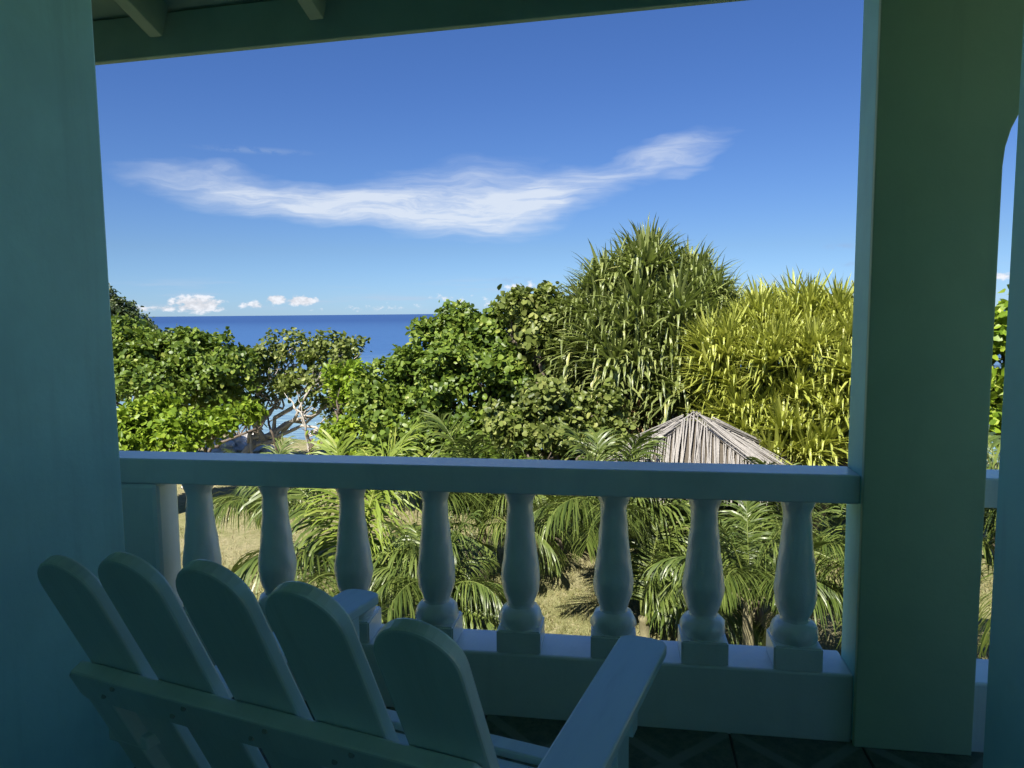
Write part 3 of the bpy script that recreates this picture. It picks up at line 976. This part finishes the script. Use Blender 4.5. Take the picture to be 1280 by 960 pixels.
# ---- pandanus clumps: blades gathered in rosettes
def rosette_mesh(name, tilt, mat, nb=40, L=1.15, w=0.062, seed=0, droop=1.3, spread=56, kinks=0.4):
    g = np.random.default_rng(seed)
    NS = 6
    VV, TT, TI = [], [], []
    base = 0
    tl = R(tilt)
    axis = np.array([sin(tl), 0, cos(tl)])
    e1 = np.array([cos(tl), 0, -sin(tl)]); e2 = np.array([0, 1.0, 0])
    for i in range(nb):
        f = (i + 0.5) / nb
        phi = i * 2.39996 + g.normal(0, 0.2)
        cone = R(8 + spread * f**0.8 + g.normal(0, 6))
        d = cos(cone) * axis + sin(cone) * (cos(phi) * e1 + sin(phi) * e2)
        ln = L * g.uniform(0.75, 1.15)
        ww = w * g.uniform(0.8, 1.15)
        p = np.array([0, 0, 0.0]) + 0.05 * d
        kd = droop * g.uniform(0.6, 1.5)
        kink = g.random() < kinks
        ks = g.uniform(0.4, 0.75)
        tint = np.clip(g.normal(0.48, 0.2), 0, 1)
        side = norm(np.cross(d, np.array([0, 0, 1.0]) + g.normal(0, 0.15, 3)))
        rows = []
        for s in range(NS + 1):
            t = s / NS
            wt = ww * min(1, 0.65 + t * 1.5) * (1 - max(0, (t - 0.35) / 0.65)**1.5)
            up = norm(np.cross(side, d))
            rows.append((p - side * wt / 2 + up * wt * 0.22, p.copy(), p + side * wt / 2 + up * wt * 0.22))
            st = ln / NS
            d = norm(d + np.array([0, 0, -1]) * kd * st * t)
            if kink and t > ks:
                d = norm(d * 0.3 + np.array([0, 0, -1.0]) + g.normal(0, 0.1, 3))
                kink = False
            p = p + d * st
        V = np.array(rows).reshape(-1, 3)
        for s in range(NS):
            a = base + s * 3
            TT += [(a, a + 1, a + 4), (a, a + 4, a + 3), (a + 1, a + 2, a + 5), (a + 1, a + 5, a + 4)]
        VV.append(V); TI.append(np.full(len(V), tint))
        base += len(V)
    return tri_mesh(name, np.vstack(VV), TT, mat, np.concatenate(TI))


def pandanus(label, spots, Y, mat, n, L, w, base_px, seed, group, dead=0, droop=1.3, spread=56, kinks=0.4):
    """spots: ellipsoid lobes (px, py, dy, rx, rz) covered with rosettes"""
    g = np.random.default_rng(seed)
    bx = onY(base_px, 560, Y)[0]
    bz = ground_z(bx, Y)
    root = thing('pandanus', label, 'pandanus', (bx, Y, bz), 0, group)
    tilts = (5, 28, 50, 75)
    meshes = {t: [rosette_mesh('leaf_rosette', t, mat, 40, L, w, seed * 10 + t + k, droop, spread, kinks) for k in range(3)] for t in tilts}
    o3 = np.array([bx, Y, bz])
    tot = sum(s[3] * s[4] for s in spots)
    for px, py, dy, rx, rz in spots:
        c = onY(px, py, Y + dy)
        m = max(4, int(n * rx * rz / tot))
        for i in range(m):
            # golden spiral over the upper and camera-facing side, jittered
            d = norm(g.normal(size=3))
            if d[2] < -0.55: d[2] = -d[2]
            if d[1] > 0.35 and g.random() < 0.75: d[1] = -d[1]
            rr = g.uniform(0.62, 1.0)
            P = c + d * np.array([rx, rx * 0.85, rz]) * rr - o3
            tl = degrees(math.acos(np.clip(d[2], -1, 1)))
            t = min(tilts, key=lambda q: abs(q - tl * 0.5))
            o = bpy.data.objects.new('leaf_rosette', meshes[t][g.integers(3)].copy())
            link(o, root)
            o.location = P
            o.rotation_euler = (0, 0, atan2(d[1], d[0]) + g.normal(0, 0.25))
            s = g.uniform(0.7, 1.15)
            o.scale = (s, s, s)
        tube('stem', wiggle((g.normal(0, 0.2), g.normal(0, 0.15), -0.1), c - o3, 8, 0.15), np.linspace(0.10, 0.06, 8), MAT['bark'], root, 7, 0.05)
    if dead:
        dm = [rosette_mesh('dead_rosette', 75, MAT['dead'], 26, L * 0.8, w * 0.8, 900 + k, 3.0) for k in range(2)]
        for i in range(dead):
            px, py = g.uniform(755, 835), g.uniform(505, 560)
            o = bpy.data.objects.new('dead_rosette', dm[i % 2])
            link(o, root)
            o.location = onY(px, py, Y - 1.25 + g.uniform(0, 0.4)) - o3
            o.rotation_euler = (0, 0, g.uniform(-pi, 0))
    return root


pandanus('tall dark green pandanus clump with long hanging blades, left of the yellow one',
         [(815, 370, 0, 0.75, 0.70), (765, 428, -0.2, 0.85, 0.9), (830, 423, -0.5, 0.9, 0.95), (878, 430, 0, 0.75, 0.80), (790, 460, -0.7, 1.0, 0.95), (860, 475, -0.7, 1.0, 0.9),
          (750, 470, 0, 0.6, 0.8), (735, 430, 0, 0.4, 0.5), (858, 384, 0, 0.6, 0.55), (772, 386, 0, 0.6, 0.55), (830, 530, -0.5, 1.0, 0.5)], 15.0, MAT['pand'], 250, 0.92, 0.075, 810, 21, 'pandanus clumps behind the thatched hut', dead=10)
pandanus('yellow-green pandanus thicket behind the thatched hut, next to the green pillar',
         [(945, 428, 0, 0.6, 0.6), (1000, 422, 0.1, 0.75, 0.62), (1055, 436, 0, 0.8, 0.7), (920, 462, -0.3, 0.6, 0.8), (985, 470, -0.5, 1.0, 0.9), (1045, 475, -0.5, 1.0, 0.9), (990, 545, -0.7, 1.0, 0.7),
          (1050, 550, -0.7, 0.9, 0.7), (930, 540, -0.5, 0.7, 0.6), (1130, 472, 0, 1.0, 1.0)], 13.5, MAT['pandy'], 292, 0.66, 0.055, 1000, 31, 'pandanus clumps behind the thatched hut', droop=0.9, spread=50, kinks=0.3)
tree('leafy_bush', 'shaded undergrowth below the two pandanus clumps', 'bush', 900,
     [(780, 560, 0, 1.3, 0.7), (880, 560, 0.3, 1.4, 0.8), (980, 570, 0, 1.4, 0.9), (1080, 570, 0, 1.4, 0.9), (840, 600, 0, 1.5, 0.8), (1000, 610, 0, 1.6, 0.8), (990, 500, 0.3, 1.2, 0.9), (1060, 490, 0.3, 1.2, 0.9), (850, 490, 0.6, 1.0, 0.9)], 16.4,
     MAT['olive'], 16, 0.17, 7, None, 23, twigs=2)


# ---- thatched hut
def build_hut():
    apex = onY(868, 520, 11.2)
    bx, by = float(apex[0]), float(apex[1])
    root = thing('thatched_hut', 'small hut with a pointed roof of pale grey palm thatch', 'hut', (bx, by, 0.0), R(-7))
    H = float(apex[2])
    W = 1.40
    He = H - 0.84
    g = np.random.default_rng(5)
    # under layer
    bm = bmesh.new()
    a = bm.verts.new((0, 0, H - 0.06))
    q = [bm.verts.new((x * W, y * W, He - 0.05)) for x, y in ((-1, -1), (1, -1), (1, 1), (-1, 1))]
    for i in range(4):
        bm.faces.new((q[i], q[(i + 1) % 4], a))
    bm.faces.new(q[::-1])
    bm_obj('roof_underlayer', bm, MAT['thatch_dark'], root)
    # unit strand, 1 m long along +Y
    mesh_v = []
    for k in range(4):
        pts = wiggle((0, 0, 0), (0, 1, 0), 6, 0.010)
        V, T = tube_arrays(pts, np.array([0.009, 0.011, 0.010, 0.010, 0.009, 0.005]), 5, 0.1)
        mesh_v.append(tri_mesh('thatch_strand', V, T, MAT['thatch'], smooth=True))

    def strand(p0, p1, sc=1.0):
        p0, p1 = Vector(p0), Vector(p1)
        o = bpy.data.objects.new('thatch_strand', mesh_v[g.integers(4)])
        link(o, root)
        dv = p1 - p0
        o.location = p0
        o.rotation_euler = dv.to_track_quat('Y', 'Z').to_euler()
        s = sc * g.uniform(0.55, 1.3)
        o.scale = (s, dv.length, s)
    for side in range(4):
        Rm = Matrix.Rotation(side * pi / 2, 4, 'Z')
        n = 120 if side == 0 else (44 if side in (1, 3) else 16)
        for i in range(n):
            x = -W + 2 * W * (i + 0.5) / n + g.normal(0, 0.016)
            t = min(1, abs(x) / W)
            top = Vector((x, -abs(x), H - (H - He) * t + 0.02))
            if abs(x) < 0.2: top.z += g.uniform(0, 0.05)
            ez = g.uniform(-0.16, 0.02)
            bot = Vector((x + g.normal(0, 0.045), -W * 1.04, He + ez + g.uniform(0, 0.03)))
            strand(Rm @ top, Rm @ bot)
        # hip capping
        for k in range(12):
            j = Vector((g.normal(0, 0.04), g.normal(0, 0.04), 0.02 + g.uniform(0, 0.06)))
            st, en = g.uniform(0, 0.25), g.uniform(0.75, 1.06)
            p0 = Vector((W * st, -W * st, H - (H - He) * st)) + j
            p1 = Vector((W * en, -W * en, H - (H - He) * en)) + j
            strand(Rm @ p0, Rm @ p1, 1.15)
    for k in range(10):
        aa = g.uniform(0, 2 * pi)
        strand((0, 0, H - 0.02), (0.12 * cos(aa), 0.12 * sin(aa), H + g.uniform(0.02, 0.10)), 0.8)
    for sx in (-1, 1):
        for sy in (-1, 1):
            tube('post', wiggle((sx * 0.95, sy * 0.95, -0.1), (sx * 0.95, sy * 0.95, He + 0.2), 6, 0.03), 0.06, MAT['post'], root, 8, 0.04)
    for sx in (-1, 1):
        tube('roof_beam', [(sx * 0.96, -1.15, He - 0.08), (sx * 0.96, 0, He - 0.08), (sx * 0.96, 1.15, He - 0.08)], 0.045, MAT['post'], root, 7)
        tube('roof_beam', [(-1.15, sx * 0.96, He - 0.13), (0, sx * 0.96, He - 0.13), (1.15, sx * 0.96, He - 0.13)], 0.045, MAT['post'], root, 7)


build_hut()


# ---- young coconut palms
def frond_mesh(name, e0, droop, L, mat, seed, leaf=0.62, dense=64, hang=1.7):
    g = np.random.default_rng(seed)
    N = 26
    s = np.linspace(0, 1, N)
    el = R(e0) - R(droop) * s**1.35
    bend = g.normal(0, 0.18) * s**2
    step = L / (N - 1)
    dirs = np.stack([np.cos(el) * np.cos(bend), np.cos(el) * np.sin(bend), np.sin(el)], 1)
    pts = np.vstack([[0, 0, 0], np.cumsum(dirs[:-1] * step, axis=0)])
    V, T = tube_arrays(pts[::2], np.linspace(0.026, 0.004, len(pts[::2])), 5)
    VV, TT, TI = [V], [T], [np.full(len(V), 0.85)]
    base = len(V)
    NS = 4
    for i in range(dense):
        u = 0.16 + 0.84 * (i + 0.5) / dense
        fi = u * (N - 1)
        i0 = min(int(fi), N - 2)
        fr = fi - i0
        p = pts[i0] * (1 - fr) + pts[i0 + 1] * fr
        d = norm(dirs[i0] * (1 - fr) + dirs[i0 + 1] * fr)
        lat = norm(np.cross(d, np.array([0, 0, 1.0])))
        up = np.cross(lat, d)
        v = (u - 0.16) / 0.84
        ln0 = leaf * (0.45 + 0.95 * sin(pi * min(1, 0.15 + 0.72 * v))**0.9) * (1 - 0.35 * v**4)
        fw = 0.35 + 1.5 * v**2
        for sd in (-1, 1):
            if g.random() < 0.03: continue
            ln = ln0 * g.uniform(0.85, 1.1)
            q = norm(lat * sd + d * fw * g.uniform(0.6, 1.4) + up * g.uniform(-0.1, 0.6))
            w = 0.028 * g.uniform(0.75, 1.3)
            pp = p.copy()
            tint = np.clip(g.normal(0.5, 0.17), 0, 1)
            ws = norm(np.cross(q, up) + up * 0.3 * sd)
            hg = hang * g.uniform(0.5, 1.6)
            tw = g.normal(0, 0.25)
            rows = []
            for k in range(NS + 1):
                t = k / NS
                wt = w * (0.55 + 1.2 * t if t < 0.35 else 1.0) * (1 - max(0, (t - 0.4) / 0.6)**1.6)
                side = norm(np.cross(q, np.array([0, 0, 1.0]) * 0.6 + lat * sd * 0.8 + up * 0.5 + d * tw))
                rows.append((pp - side * wt / 2, pp + side * wt / 2))
                q = norm(q + np.array([0, 0, -1.0]) * hg * (ln / NS) * (0.6 + 2.0 * t))
                pp = pp + q * (ln / NS)
            TI.append(np.full((NS + 1) * 2, tint))
            VV.append(np.array(rows).reshape(-1, 3))
            for k in range(NS):
                a = base + k * 2
                TT.append(np.array([(a, a + 1, a + 3), (a, a + 3, a + 2)]))
            base += (NS + 1) * 2
    return tri_mesh(name, np.vstack(VV), np.vstack(TT), mat, np.concatenate(TI))


FR = {}
for kind, mt in (('g', 'palm'), ('y', 'palmy')):
    FR[kind] = []
    for j, (e0, dr) in enumerate(((84, 40), (74, 75), (64, 95), (52, 105), (38, 100), (20, 85), (2, 65), (68, 120))):
        FR[kind].append(frond_mesh('frond', e0, dr, 1.0 * (1.9 if e0 > 10 else 1.6), MAT[mt], 40 + j + (100 if kind == 'y' else 0)))


def palm(label, px, py, Y, h, scale, seed, kinds='g', n=15, azs=None, upright=1, low=7):
    """px, py: picture place of the crown centre, h: trunk height"""
    g = np.random.default_rng(seed)
    c = onY(px, py, Y)
    x = float(c[0])
    gz = ground_z(x, Y)
    zc = float(c[2])
    root = thing('coconut_palm', label, 'palm', (x, Y, gz), 0, 'young coconut palms on the lawn')
    hh = max(0.12, zc - gz)
    lean = g.normal(0, 0.05, 2)
    tp = wiggle((lean[0], lean[1], -0.08), (0, 0, hh + 0.05), 10, 0.02)
    rad = np.linspace(0.085, 0.06, 10) * (1 + 0.08 * (np.arange(10) % 2))
    tube('trunk', tp, rad * min(1.0, 0.6 + scale * 0.4), MAT['palm_trunk'], root, 9, 0.03)
    for i in range(n):
        f = i / (n - 1)
        idx = min(6, int(f * (low - 0.01))) if i % 5 != 4 else 7
        if i < upright: idx = 0
        kd = kinds[g.integers(len(kinds))]
        if 'y' in kinds:
            kd = 'y' if i < upright else 'g'
        o = bpy.data.objects.new('frond', FR[kd][idx].copy())
        link(o, root)
        az = azs[i] if azs and i < len(azs) else i * 2.39996 + seed + g.normal(0, 0.15)
        o.location = (0.03 * cos(az), 0.03 * sin(az), hh - 0.02 - 0.06 * f)
        o.rotation_euler = (g.normal(0, 0.10), g.normal(0, 0.06), az)
        s = scale * g.uniform(0.85, 1.1)
        o.scale = (s, s, s)
    return root


palm('young palm whose yellow-green fronds stand up above the rail, left of centre', 446, 738, 9.2, 1, 1.15, 3, 'yg', 11, upright=3, azs=[2.2, 0.5, 1.2, 2.9, 5.9, 0.2, 4.6, 5.2, 1.2, 3.9, 0.0, 5.0, 4.4, 5.5], low=6)
palm('leafy young palm behind the two balusters nearest the left pier', 345, 648, 11.0, 1, 0.72, 8, 'g', 10, low=5)
palm('young palm with dark drooping fronds behind the middle balusters', 545, 748, 8.6, 1, 0.60, 14, 'g', 17)
palm('smaller palm standing farther back on the lawn, above the bare sandy patch', 700, 650, 13.0, 1, 0.85, 22, 'g', 12, low=5)
palm('young palm with one bent frond stalk close to the ground, left of the thin trunk', 803, 775, 9.5, 1, 0.92, 27, 'g', 7, azs=[1.2, 0.3, 1.6, 0.9, 0.0, 5.9, 0.6], low=4)
palm('young palm on a thin bare trunk behind the right-hand balusters', 936, 742, 8.3, 1, 0.62, 33, 'g', 12, low=5)
palm('young palm partly hidden by the green pillar', 1085, 735, 8.2, 1, 0.70, 41, 'g', 12)
palm('young palm seen in the narrow gap beyond the green pillar', 1262, 690, 7.6, 1, 0.80, 47, 'g', 14)
palm('young palm under the left side of the thatched roof', 762, 668, 9.7, 1, 0.82, 51, 'g', 13, low=4, upright=4)
palm('young palm in front of the yellow pandanus, right of the thatched roof', 985, 690, 9.6, 1, 0.66, 58, 'g', 14, low=6)
palm('young palm whose frond tips brush the rail below the dark centre tree', 600, 652, 11.3, 1, 0.9, 63, 'g', 15, low=6)


# ---- shore rocks and driftwood
def rock(name, label, px, py, Y, s, seed, group):
    g = np.random.default_rng(seed)
    bm = bmesh.new()
    bmesh.ops.create_icosphere(bm, subdivisions=3, radius=1.0)
    ph = g.uniform(0, 6, 9)
    for v in bm.verts:
        c = v.co
        k = 1 + 0.22 * sin(c.x * 3 + ph[0]) * sin(c.y * 3.3 + ph[1]) + 0.16 * sin(c.z * 5 + c.x * 4 + ph[2]) + 0.09 * sin(c.y * 9 + ph[3]) * sin(c.x * 8 + c.z * 7 + ph[4])
        v.co = Vector((c.x * s * 1.3 * k, c.y * s * k, c.z * s * 0.62 * k))
    p = onY(px, py, Y)
    o = bm_obj(name, bm, MAT['rock'], None, smooth=False)
    o.location = (p[0], Y, ground_z(p[0], Y) + s * 0.3)
    o.rotation_euler = (0, 0, g.uniform(0, 6))
    return tag(o, label, 'rock', group)


RG = 'pale rocks at the edge of the lawn'
for i, (px, py, Y, sz, lb) in enumerate([
        (250, 625, 17.2, 0.38, 'broad pale rock on the lawn between the first two balusters from the left pier'),
        (232, 622, 17.8, 0.26, 'small rock half hidden behind the baluster nearest the left pier'),
        (275, 552, 21.2, 0.42, 'whitish rock above the rail beside the lime green bush'),
        (300, 550, 21.8, 0.50, 'largest whitish rock above the rail, left of the gap of water'),
        (324, 556, 21.4, 0.34, 'low whitish rock above the rail, nearest the gap of water'),
        (282, 612, 18.8, 0.30, 'pale rock just under the rail, right of the broad lawn rock')]):
    rock('shore_rock', lb, px, py, Y, sz, 70 + i, RG)


def snag(label, pts_px, Y, r, mat, seed, kids=5):
    g = np.random.default_rng(seed)
    P = np.array([onY(px, py, Y + g.normal(0, 0.15)) for px, py in pts_px])
    b = P[0].copy()
    b[2] = ground_z(b[0], b[1])
    P[0] = b
    root = thing('dead_branch', label, 'branch', tuple(b), 0)
    t = np.linspace(0, 1, len(P))
    tt = np.linspace(0, 1, 12)
    Q = np.stack([np.interp(tt, t, P[:, k]) for k in range(3)], 1) - b
    Q[1:-1] += g.normal(0, 0.03, Q[1:-1].shape)
    tube('stem', Q, np.linspace(r, r * 0.4, 12), mat, root, 7, 0.08)
    for k in range(kids):
        s = Q[g.integers(4, 11)]
        e = s + np.array([g.normal(0, 0.5), g.normal(0, 0.3), g.uniform(0.1, 0.6)])
        tube('twig', wiggle(s, e, 6, 0.12), np.linspace(r * 0.4, 0.008, 6), mat, root, 5)


snag('bent dark bare stem standing in front of the gap of water', [(352, 600), (345, 563), (340, 540), (332, 520), (336, 500)], 18.0, 0.045, MAT['bark'], 81, 4)
snag('pale bare branches tangled left of the gap of water', [(318, 600), (315, 560), (312, 530), (300, 505)], 18.6, 0.05, MAT['pale_bark'], 82, 7)
snag('leaning grey branch lying across the left edge of the gap of water', [(240, 585), (262, 560), (285, 550), (320, 536)], 17.0, 0.06, MAT['bark'], 83, 7)
snag('pale twiggy branch hanging over the right side of the gap of water', [(390, 600), (386, 555), (378, 520), (362, 498)], 18.4, 0.04, MAT['pale_bark'], 84, 5)
snag('short dark stump beside the yellow palm fronds', [(392, 600), (391, 565), (389, 548)], 17.8, 0.07, MAT['bark'], 85, 3)


# ---- grass blades on the lawn in view
def build_grass():
    g = np.random.default_rng(12)
    n = 80000
    x = g.uniform(-9, 6, n); y = 7.0 + 12.5 * g.random(n)**1.2
    patch = np.sin(x * 0.9 + 1.3) * np.sin(y * 0.8) + 0.6 * np.sin(x * 2.3 + y * 1.7)
    keep = (patch + g.normal(0, 0.5, n)) > -0.35
    x, y, patch = x[keep], y[keep], patch[keep]
    n = len(x)
    z = 0.05 * np.sin(x * 0.7 + 1) * np.sin(y * 0.5) + 0.03 * np.sin(x * 2.1 + y * 1.3)
    b = np.stack([x, y, z - 0.005], 1)
    h = g.uniform(0.03, 0.10, n)
    az = g.uniform(0, 2 * pi, n)
    s = np.stack([np.cos(az), np.sin(az), np.zeros(n)], 1) * 0.009
    tip = b + np.stack([g.normal(0, 0.03, n), g.normal(0, 0.03, n), h], 1)
    V = np.stack([b - s, b + s, tip], 1).reshape(-1, 3)
    T = np.arange(3 * n).reshape(-1, 3)
    ti = np.repeat(np.clip(0.6 - patch * 0.22 + g.normal(0, 0.2, n), 0, 1), 3)
    o = link(bpy.data.objects.new('grass', tri_mesh('grass', V, T, MAT['grass'], ti)))
    tag(o, 'sparse dry grass of the lawn', 'grass', kind='stuff')


build_grass()
